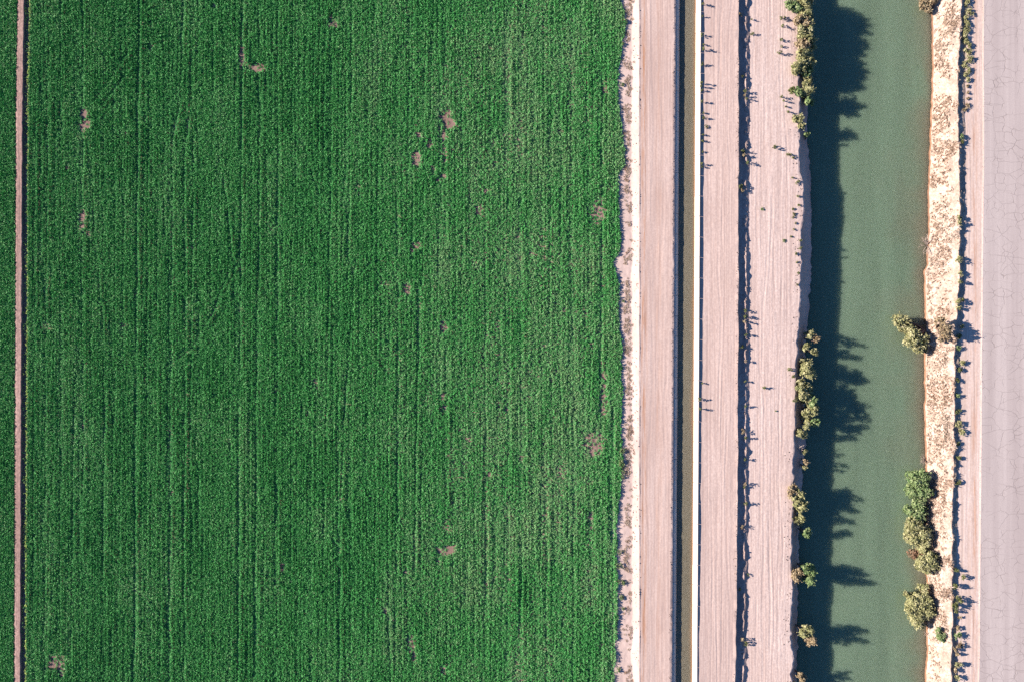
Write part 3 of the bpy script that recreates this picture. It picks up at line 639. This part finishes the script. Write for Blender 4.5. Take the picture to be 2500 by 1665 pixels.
def crown_mesh(lobes, leaf, dens_, seed, elong=1.7, out=0.9, fill=0.25):
    r = np.random.default_rng(seed); VS = []; T = []
    for (c, rad) in lobes:
        c = np.array(c, float); rad = np.array(rad, float) if not np.isscalar(rad) else np.array([rad] * 3, float)
        n = int(dens_ * 4 * math.pi * (rad[0] * rad[1] + rad[0] * rad[2] + rad[1] * rad[2]) / 3)
        nclump = max(5, int(n / 14))
        cd = r.normal(size=(nclump, 3)); cd[:, 2] = cd[:, 2] + 0.25; cd /= np.linalg.norm(cd, axis=1)[:, None]
        cr = r.uniform(0.72, 1.12, nclump); ctint = r.normal(0.45, 0.2, nclump)
        ci = r.integers(0, nclump, n)
        dirs = cd[ci] + r.normal(0, 0.17, (n, 3)); dirs /= np.linalg.norm(dirs, axis=1)[:, None]
        rr = cr[ci] * (1 - fill * r.uniform(0, 1, n) ** 2)
        p = c + dirs * rad * rr[:, None]
        nrm = dirs * out + r.normal(0, 0.55, (n, 3)) + np.array([0, 0, 0.25]); nrm /= np.linalg.norm(nrm, axis=1)[:, None]
        t = np.cross(nrm, r.normal(size=(n, 3))); t /= np.linalg.norm(t, axis=1)[:, None]; b = np.cross(nrm, t)
        s = (leaf * r.uniform(0.6, 1.35, n))[:, None]
        VS.append(np.stack([p - t * s * elong / 2, p + b * s / 2, p + t * s * elong / 2, p - b * s / 2], 1).reshape(-1, 3))
        T.append(np.clip(ctint[ci] + r.normal(0, 0.14, n), 0, 1))
        ns = max(3, n // 45)
        for q in range(ns):          # shoots that break the outline
            dq = r.normal(size=3); dq[2] = abs(dq[2]) * 0.8; dq /= np.linalg.norm(dq); L_ = r.uniform(1.1, 1.6)
            tq = np.linspace(0.75, L_, 7)[:, None]; pq = c + dq * rad * tq + r.normal(0, 0.12 * leaf, (7, 3))
            nq = r.normal(0, 0.6, (7, 3)) + np.array([0, 0, 0.7]); nq /= np.linalg.norm(nq, axis=1)[:, None]
            tt_ = dq + r.normal(0, 0.35, (7, 3)); tt_ -= nq * np.sum(tt_ * nq, 1)[:, None]; tt_ /= np.linalg.norm(tt_, axis=1)[:, None]; bq = np.cross(nq, tt_)
            sq = leaf * r.uniform(0.6, 1.0, (7, 1))
            VS.append(np.stack([pq - tt_ * sq, pq + bq * sq * 0.4, pq + tt_ * sq, pq - bq * sq * 0.4], 1).reshape(-1, 3)); T.append(np.clip(r.normal(0.6, 0.15, 7), 0, 1))
    V = np.concatenate(VS); T = np.concatenate(T); F = np.arange(len(V)).reshape(-1, 4)
    return V, F, T

def plant(name, base, lobes, mat, leaf, dens_, seed, label, cat, group=None, trunk_r=0.05, elong=1.7, trunk_name="trunk", crown_name="crown", bark_m='bark', fill=0.25):
    """lobes in coordinates relative to base"""
    e = empty(name, base); tag(e, label, cat, group)
    r = np.random.default_rng(seed + 999)
    V = []; F = []
    for (c, rad) in lobes:
        c = np.array(c, float); m = c * 0.5 + r.normal(0, 0.08, 3) * np.linalg.norm(c); m[2] = max(m[2], 0.02)
        tube(V, F, [(r.normal(0, trunk_r * 0.7), r.normal(0, trunk_r * 0.7), -0.25), tuple(m), tuple(c)], [trunk_r, trunk_r * 0.7, trunk_r * 0.3], 5)
        rr = rad if np.isscalar(rad) else min(rad)
        for q in range(3):
            dq = r.normal(size=3); dq /= np.linalg.norm(dq); tube(V, F, [tuple(m * 0.3 + c * 0.7), tuple(c + dq * rr * 0.8)], [trunk_r * 0.4, trunk_r * 0.12], 4)
    mesh_obj(trunk_name, V, F, M[bark_m], e)
    V, F, T = crown_mesh(lobes, leaf, dens_, seed, elong, fill=fill)
    mesh_obj(crown_name, V, F, M[mat], e, cols=T)
    return e

def lobes_px(specs, base):
    """(px, py, radius px, centre height above base) -> lobes relative to base; photo pixel of a point at that height"""
    out = []
    for (px, py, rp, h) in specs:
        h = h * 0.62 if h < 2.15 else h; z = base.z + h; rp = rp * 1.1; out.append(((x_of(px, z) - base.x, yz_of(py, z) - base.y, h), rp * S * (CAM_H - z) / CAM_H))
    return out

ORD = ["first", "second", "third", "fourth", "fifth", "sixth", "seventh", "eighth", "ninth", "tenth", "eleventh", "twelfth", "thirteenth", "fourteenth", "fifteenth", "sixteenth", "seventeenth", "eighteenth",
       "nineteenth", "twentieth", "twenty-first", "twenty-second", "twenty-third", "twenty-fourth", "twenty-fifth", "twenty-sixth", "twenty-seventh", "twenty-eighth", "twenty-ninth", "thirtieth",
       "thirty-first", "thirty-second", "thirty-third", "thirty-fourth", "thirty-fifth", "thirty-sixth", "thirty-seventh", "thirty-eighth", "thirty-ninth", "fortieth", "forty-first", "forty-second", "forty-third", "forty-fourth", "forty-fifth", "forty-sixth", "forty-seventh", "forty-eighth"]

# ---- bushes on the terrace bank: (crown px, py, radius px, kind, height m, foot px)
LB = [(1930, 8, 14, 'green', 1.5), (1937, 20, 16, 'green', 1.7), (1962, 6, 24, 'olive', 2.2), (1964, 32, 22, 'olive', 2.1), (1957, 56, 19, 'tan', 1.8), (1975, 60, 15, 'olive', 2.0), (1966, 80, 22, 'olive', 2.2), (1976, 98, 17, 'olive', 2.2), (1957, 112, 18, 'tan', 1.6),
      (1972, 124, 18, 'olive', 2.0), (1960, 142, 22, 'olive', 2.0), (1974, 152, 17, 'olive', 2.2), (1952, 168, 19, 'olive', 1.7), (1968, 176, 17, 'green', 1.8), (1969, 196, 14, 'olive', 1.6), (1936, 222, 10, 'weed', 1.0), (1952, 222, 13, 'green', 1.4), (1968, 230, 20, 'olive', 1.9), (1976, 244, 14, 'green', 1.7),
      (1948, 290, 13, 'olive', 1.3), (1961, 308, 11, 'olive', 1.4), (1971, 330, 8, 'green', 1.0),
      (1976, 816, 12, 'olive', 1.5), (1990, 826, 10, 'tan', 1.6), (1966, 846, 11, 'olive', 1.5), (1988, 858, 11, 'olive', 1.7), (1966, 888, 17, 'olive', 2.2), (1970, 908, 20, 'olive', 2.4), (1963, 944, 20, 'olive', 2.2), (1970, 966, 19, 'olive', 2.3), (1982, 978, 15, 'green', 2.3), (1986, 1000, 16, 'olive', 2.4), (1968, 1012, 15, 'olive', 2.0), (1988, 1030, 14, 'green', 2.0), (1970, 1036, 14, 'olive', 2.1), (1957, 1056, 14, 'olive', 1.9),
      (1964, 1102, 7, 'olive', 1.0), (1969, 1127, 9, 'tan', 1.2), (1962, 1140, 7, 'olive', 1.0), (1932, 1198, 15, 'tan', 1.4), (1946, 1210, 18, 'olive', 1.9), (1956, 1234, 17, 'olive', 1.9), (1953, 1268, 15, 'olive', 1.8), (1966, 1300, 14, 'green', 1.2),
      (1975, 1388, 16, 'green', 2.3), (1976, 1408, 19, 'green', 2.4), (1944, 1402, 17, 'tan', 1.3), (1968, 1540, 19, 'olive', 2.2), (1978, 1562, 15, 'tan', 2.0), (1955, 1652, 13, 'tan', 1.5), (1938, 1680, 16, 'olive', 1.6)]
KD = dict(olive="pale olive leafy bush", green="greener leafy bush", tan="dry tan bush", weed="small yellow-green bush")
LB.sort(key=lambda b: b[1]); cnt = {}
for i, (px, py, rp, kind, h) in enumerate(LB):
    h *= 0.6; foot_px = max(float(BANK_L(np.array([float(py)]))[0]) - 6, min(px - 3, float(SHORE_L(np.array([float(py)]))[0]) - 5)) if px > 1940 else px
    base = ground_at(foot_px, py)
    rad = rp * S; hh = max(h + (-0.55 - base.z) * 0.75, h) if base.z < -0.6 else h
    r = np.random.default_rng(700 + i); lob = []
    nl = 5 + int(rp / 4); rad *= 1.12
    for q in range(nl):
        a = r.uniform(0, 6.28); rr = 0.62 * rad * math.sqrt(r.uniform(0, 1)); zc = base.z + hh * (0.15 + 0.75 * ((q + 0.5) / nl))
        cxw = x_of(px, zc) + math.cos(a) * rr - base.x; cyw = yz_of(py, zc) + math.sin(a) * rr - base.y
        lob.append(((cxw, cyw, zc - base.z), (rad * r.uniform(0.34, 0.52), rad * r.uniform(0.34, 0.52), rad * r.uniform(0.4, 0.65))))
    cnt[kind] = cnt.get(kind, 0) + 1
    plant("bush", base, lob, kind, 0.12, 95, 1000 + i, "%s on the shaded terrace bank, %s of its kind from the top" % (KD[kind], ORD[cnt[kind] - 1]), "bush", "bushes along the shaded terrace bank", 0.035, 2.0, "stem")

# ---- trees on the straw bank
def tree(name, foot, specs, mat, seed, label, leaf=0.13, d_=85, tr=0.09, fill=0.3):
    base = ground_at(*foot); lobes = []
    r = np.random.default_rng(seed)
    for (c, rad) in lobes_px(specs, base):
        lobes.append((c, (rad * 0.72, rad * 0.72, rad * 0.7)))
        for q in range(5):
            a = r.uniform(0, 6.28); lobes.append(((c[0] + math.cos(a) * rad * 0.62, c[1] + math.sin(a) * rad * 0.62, c[2] + rad * r.uniform(-0.35, 0.35)), rad * r.uniform(0.32, 0.48)))
    return plant(name, base, lobes, mat, leaf, d_, seed, label, "tree", "trees on the straw bank", tr, 1.8, fill=fill)
tree("tree", (2262, 806), [(2198, 783, 19, 1.6), (2203, 800, 15, 1.5), (2222, 806, 15, 2.0), (2228, 830, 22, 1.9), (2248, 832, 17, 1.9), (2238, 846, 16, 1.6), (2252, 850, 12, 1.5)], 'olive', 2001, "large spreading olive tree whose bare limbs lean over the green water", tr=0.10)
tree("tree", (2290, 800), [(2293, 788, 16, 2.2), (2306, 806, 18, 2.4), (2316, 812, 13, 2.3), (2300, 826, 13, 1.8)], 'tan', 2002, "thin feathery brownish tree beside the leaning olive tree", 0.11, 55, 0.06, 0.5)
tree("tree", (2252, 1190), [(2230, 1172, 22, 1.7), (2252, 1166, 20, 1.9), (2226, 1200, 20, 1.6), (2250, 1198, 22, 1.8)], 'green', 2003, "round green tree at the upper end of the bank tree row")
tree("tree", (2256, 1245), [(2244, 1228, 17, 1.6), (2220, 1248, 15, 1.4), (2242, 1254, 18, 1.7)], 'green', 2004, "small green tree squeezed in the middle of the bank tree row")
tree("tree", (2258, 1290), [(2232, 1282, 24, 1.9), (2252, 1300, 24, 2.1), (2228, 1314, 20, 1.7), (2256, 1326, 20, 1.8)], 'olive', 2005, "largest pale green tree of the bank tree row, casting a shadow")
tree("tree", (2250, 1350), [(2226, 1352, 13, 1.0), (2244, 1348, 11, 1.1)], 'red', 2006, "small reddish dying shrub-like tree between two green trees", 0.10, 70, 0.05, 0.5)
tree("tree", (2270, 1370), [(2250, 1372, 19, 1.6), (2270, 1362, 19, 1.7), (2280, 1378, 16, 1.5), (2262, 1388, 16, 1.4)], 'olive', 2007, "olive tree at the lower end of the bank tree row")
tree("tree", (2262, 1480), [(2228, 1478, 24, 1.7), (2250, 1470, 24, 2.1), (2236, 1505, 23, 1.8), (2264, 1492, 20, 1.8), (2254, 1436, 13, 1.4), (2258, 1452, 13, 1.6), (2214, 1448, 9, 1.2), (2244, 1522, 13, 1.3)], 'olive', 2008, "big round yellow-olive tree standing alone below the tree row")
tree("tree", (2272, 5), [(2256, 10, 13, 1.5), (2266, 20, 11, 1.4), (2276, 2, 12, 1.6)], 'tan', 2009, "dry olive-tan tree cut off by the top edge at the waterline")
tree("tree", (2292, 1545), [(2291, 1540, 10, 0.9), (2298, 1552, 11, 0.9), (2303, 1560, 7, 0.7)], 'green', 2010, "low green shrub-like tree on the straw slope below the big round tree", 0.10, 100, 0.05)

# ---- shrubs along the ledge beside the right dirt shoulder
RB = []
rq = np.random.default_rng(88)
for py in np.arange(-8, 195, 9): RB.append((2365 + rq.uniform(-7, 6), py + rq.uniform(-3, 3), rq.uniform(6.5, 10), 'olive', rq.uniform(0.35, 0.6)))
for py in (208, 222, 238, 254, 264): RB.append((2362 + rq.uniform(-4, 5), py, rq.uniform(4, 7), 'tan', rq.uniform(0.25, 0.4)))
RB += [(2351, 330, 7, 'green', .5), (2352, 345, 5, 'weed', .4), (2362, 410, 4, 'tan', .3), (2351, 436, 8, 'tan', .5), (2351, 455, 5, 'tan', .4), (2342, 530, 8, 'olive', .6), (2343, 545, 6, 'olive', .6), (2340, 632, 9, 'olive', .6), (2345, 645, 5, 'tan', .5), (2347, 668, 7, 'olive', .5), (2346, 688, 7, 'olive', .5), (2338, 700, 6, 'tan', .5),
       (2340, 735, 9, 'olive', .6), (2342, 750, 8, 'olive', .6), (2352, 732, 5, 'weed', .4), (2338, 768, 6, 'tan', .5), (2352, 798, 6, 'olive', .5), (2344, 822, 7, 'weed', .6), (2342, 850, 7, 'green', .5), (2349, 884, 10, 'olive', .6), (2344, 900, 7, 'weed', .5), (2341, 928, 6, 'weed', .5), (2342, 968, 7, 'green', .5), (2341, 1003, 7, 'weed', .5),
       (2344, 1040, 11, 'olive', .7), (2348, 1056, 9, 'olive', .6), (2342, 1084, 6, 'weed', .5), (2342, 1120, 7, 'weed', .5), (2335, 1164, 7, 'tan', .5), (2342, 1178, 7, 'weed', .5), (2346, 1202, 7, 'tan', .5), (2348, 1222, 8, 'tan', .5), (2332, 1240, 5, 'tan', .5), (2339, 1346, 6, 'tan', .5), (2334, 1393, 6, 'weed', .55), (2352, 1412, 5.5, 'weed', .55), (2332, 1434, 8, 'weed', .65),
       (2344, 1464, 9, 'weed', .85), (2333, 1480, 9, 'weed', .8), (2334, 1493, 6, 'weed', .6), (2342, 1512, 4, 'tan', .3), (2338, 1536, 6, 'tan', .4), (2338, 1555, 9, 'green', .6), (2344, 1578, 9, 'tan', .5), (2330, 1590, 6, 'tan', .4), (2338, 1600, 6, 'tan', .5), (2340, 1622, 9, 'olive', .6), (2334, 1640, 7, 'tan', .5), (2340, 1656, 8, 'olive', .5)]
RB = [b for b in RB if not (b[3] == 'tan' and 270 < b[1] < 1380)]
RB.sort(key=lambda b: b[1]); cnt = {}
KR = dict(olive="low olive shrub", green="low dark green shrub", tan="low dry tan shrub", weed="low yellow-green shrub")
for i, (px, py, rp, kind, h) in enumerate(RB):
    if py < 1380: h *= 0.6; px -= 2
    base = ground_at(px, py); rad = rp * S * 1.2; r = np.random.default_rng(1700 + i); lob = []
    for q in range(4):
        a = r.uniform(0, 6.28); rr = 0.55 * rad * math.sqrt(r.uniform(0, 1)); zc = h * r.uniform(0.4, 0.9)
        lob.append(((math.cos(a) * rr - base.x * zc / CAM_H, math.sin(a) * rr, zc), (rad * r.uniform(0.4, 0.6), rad * r.uniform(0.4, 0.6), h * r.uniform(0.3, 0.5))))
    cnt[kind] = cnt.get(kind, 0) + 1
    plant("shrub", base, lob, kind, 0.085, 130, 3000 + i, "%s on the ledge by the dirt shoulder, %s from the top" % (KR[kind], ORD[cnt[kind] - 1]), "shrub", "shrubs on the ledge by the dirt shoulder", 0.02, 2.0, "stem")

# ---- single weeds
def weed(px, py, rp, h, kind, seed, label, group, name="weed"):
    base = ground_at(px, py); rad = rp * S * 1.35; r = np.random.default_rng(seed); lob = []
    for q in range(3):
        zc = h * (0.35 + 0.28 * q); lob.append(((r.normal(0, 0.25) * rad - base.x * zc / CAM_H * 0.5, r.normal(0, 0.25) * rad, zc), (rad * r.uniform(0.4, 0.7), rad * r.uniform(0.4, 0.7), h * 0.3)))
    return plant(name, base, lob, kind, 0.07, 120, seed, label, "weed", group, 0.012, 2.4, "stem", "foliage")
LIP = [(1715, 12, 3.5, .55), (1714, 42, 2, .35), (1713, 86, 3.5, .5), (1717, 110, 2, .35), (1717, 122, 3, .7), (1714, 160, 3.2, .5), (1712, 205, 3, .7), (1712, 213, 3.2, .6), (1713, 222, 2.5, .4), (1713, 250, 3.2, .55), (1716, 276, 2, .3), (1717, 288, 3, .45), (1724, 309, 4, .2), (1716, 330, 2.5, .3), (1716, 345, 3, .35), (1715, 372, 2, .25), (1712, 400, 3.2, .5), (1715, 408, 2.5, .35), (1706, 974, 3.6, .5), (1708, 998, 3.6, .6), (1714, 935, 1.8, .3)]
LIP.sort(key=lambda b: b[1])
for i, (px, py, rp, h) in enumerate(LIP):
    weed(max(px, float(LC(py)) + 62.6), py, rp, h, 'weed', 4000 + i, "yellow-green weed beside the concrete canal lip, %s from the top" % ORD[i], "weeds along the concrete canal lip")
FUR = [(1807, 36, 6, .4), (1820, 80, 0, 0), (1812, 186, 3, .35), (1819, 222, 4, .45), (1818, 232, 3, .4), (1822, 240, 2.5, .4), (1813, 368, 5, .6), (1815, 378, 4, .5), (1823, 398, 4, .5), (1808, 455, 6, .55), (1811, 466, 5, .35), (1819, 760, 4, .4), (1817, 774, 5, .55), (1816, 786, 4, .55), (1820, 819, 4, .45), (1812, 848, 5, .45), (1820, 882, 3, .3), (1819, 932, 2.5, .4), (1820, 992, 3, .4), (1812, 1052, 5, .5), (1820, 1068, 4, .35), (1819, 1122, 3, .45), (1819, 1181, 5, .5), (1816, 1190, 3, .3), (1819, 1228, 5, .45), (1812, 1287, 4.5, .5), (1811, 1560, 5, .55), (1820, 1572, 5.5, .45), (1806, 1440, 3, .25), (1826, 1405, 2.5, .25)]
FUR = [f for f in sorted(FUR, key=lambda b: b[1]) if f[2] > 0]
for i, (px, py, rp, h) in enumerate(FUR):
    weed(px, py, rp, h, 'weed' if i % 3 else 'tan', 4100 + i, ("green weed" if i % 3 else "tan dry weed") + " rooted in the shaded furrow, %s from the top" % ORD[i], "weeds in the shaded furrow")
TER = [(1836, 80, 4, .35), (1835, 45, 2, .35), (1906, 45, 4, .6), (1909, 62, 4, .55), (1906, 95, 4, .4), (1908, 112, 2.5, .3), (1903, 128, 5, .55), (1915, 40, 3, .3), (1906, 236, 3.5, .55), (1912, 244, 3, .5), (1918, 258, 2.5, .3), (1924, 272, 3, .4), (1889, 360, 5, .55), (1927, 377, 5, .3), (1936, 384, 3.5, .2), (1946, 443, 4.5, .3), (1935, 432, 2.5, .2), (1947, 478, 3, .2), (1861, 510, 4, .08), (1933, 510, 4, .15), (1938, 521, 3.5, .2), (1937, 529, 3, .15), (1950, 500, 3, .2), (1942, 545, 2.5, .15), (1938, 560, 2.5, .15), (1915, 586, 5, .08), (1931, 576, 2.5, .12), (1954, 586, 3, .2), (1955, 606, 4, .3), (1943, 620, 3, .2), (1950, 664, 4, .25), (1945, 640, 2.5, .15), (1946, 695, 2.5, .2), (1927, 899, 6, .6), (1935, 918, 4.5, .45), (1866, 946, 3.8, .45), (1941, 977, 5.5, .5), (1894, 1004, 1.5, .1)]
TER.sort(key=lambda b: b[1])
for i, (px, py, rp, h) in enumerate(TER):
    low = h < 0.12
    weed(px, py, rp, max(h, 0.1), 'green' if low else 'weed', 4200 + i, ("flat dark green weed" if low else "yellow-green weed") + " growing on the open dirt terrace, %s from the top" % ORD[i], "weeds on the dirt terrace")
EDG = [(1527, 50, 6, .3), (1519, 105, 4, .25), (1518, 205, 6, .2), (1514, 1348, 6, .25), (1516, 1384, 9, .3), (1517, 1420, 8, .3), (1519, 1461, 7, .25), (1522, 1486, 4, .2), (1521, 1100, 8, .3), (1520, 1130, 9, .35), (1519, 1160, 7, .3), (1508, 1640, 7, .25), (1523, 735, 4, .15)]
EDG.sort(key=lambda b: b[1])
for i, (px, py, rp, h) in enumerate(EDG):
    weed(px, py, rp, h, 'green', 4300 + i, "leafy green weed clump at the ragged field edge, %s from the top" % ORD[i], "weed clumps at the field edge")

# ---- bare dead brush at the water
def dead_brush(px, py, rp, n, ang0, ang1, seed, label):
    base = ground_at(px, py); e = empty("dead_brush", base); tag(e, label, "dead brush"); r = np.random.default_rng(seed)
    for k in range(n):
        V = []; F = []; a = r.uniform(ang0, ang1); ln = rp * S * r.uniform(0.6, 1.15); el = r.uniform(0.05, 0.7)
        tip = np.array([math.cos(a) * ln * math.cos(el), math.sin(a) * ln * math.cos(el), ln * math.sin(el) + 0.15]); mid = tip * 0.5 + r.normal(0, 0.06, 3)
        tube(V, F, [(0, 0, -0.1), tuple(mid), tuple(tip)], [0.035, 0.024, 0.008], 5)
        for q in range(3):
            t2 = mid + (tip - mid) * r.uniform(0, 0.7); tube(V, F, [tuple(t2), tuple(t2 + r.normal(0, 0.16, 3) + (tip - mid) * 0.35)], [0.014, 0.005], 4)
        mesh_obj("branch", V, F, M['deadwood'], e)
dead_brush(2266, 592, 32, 15, 1.9, 4.6, 51, "bare bleached brush fanning over the water from the straw bank")
dead_brush(2260, 1130, 22, 11, 2.0, 4.4, 52, "smaller tangle of bare twigs at the waterline above the tree row")
dead_brush(2266, 1568, 14, 3, 2.6, 3.4, 53, "short pale stick poking from the waterline below the big round tree")
dead_brush(1952, 1306, 26, 10, -1.0, 0.9, 54, "grey leafless brush hanging over the shaded bank into dark water")
dead_brush(1946, 1100, 18, 5, -0.6, 0.9, 55, "few pale dead twigs sticking out from the shaded bank")
dead_brush(1958, 1575, 24, 8, -1.3, 0.3, 56, "bleached drooping twigs below the sparse bush near the dark water")
dead_brush(2322, 1436, 22, 4, -0.5, 0.4, 57, "fallen bare branch lying across the straw bank crest")
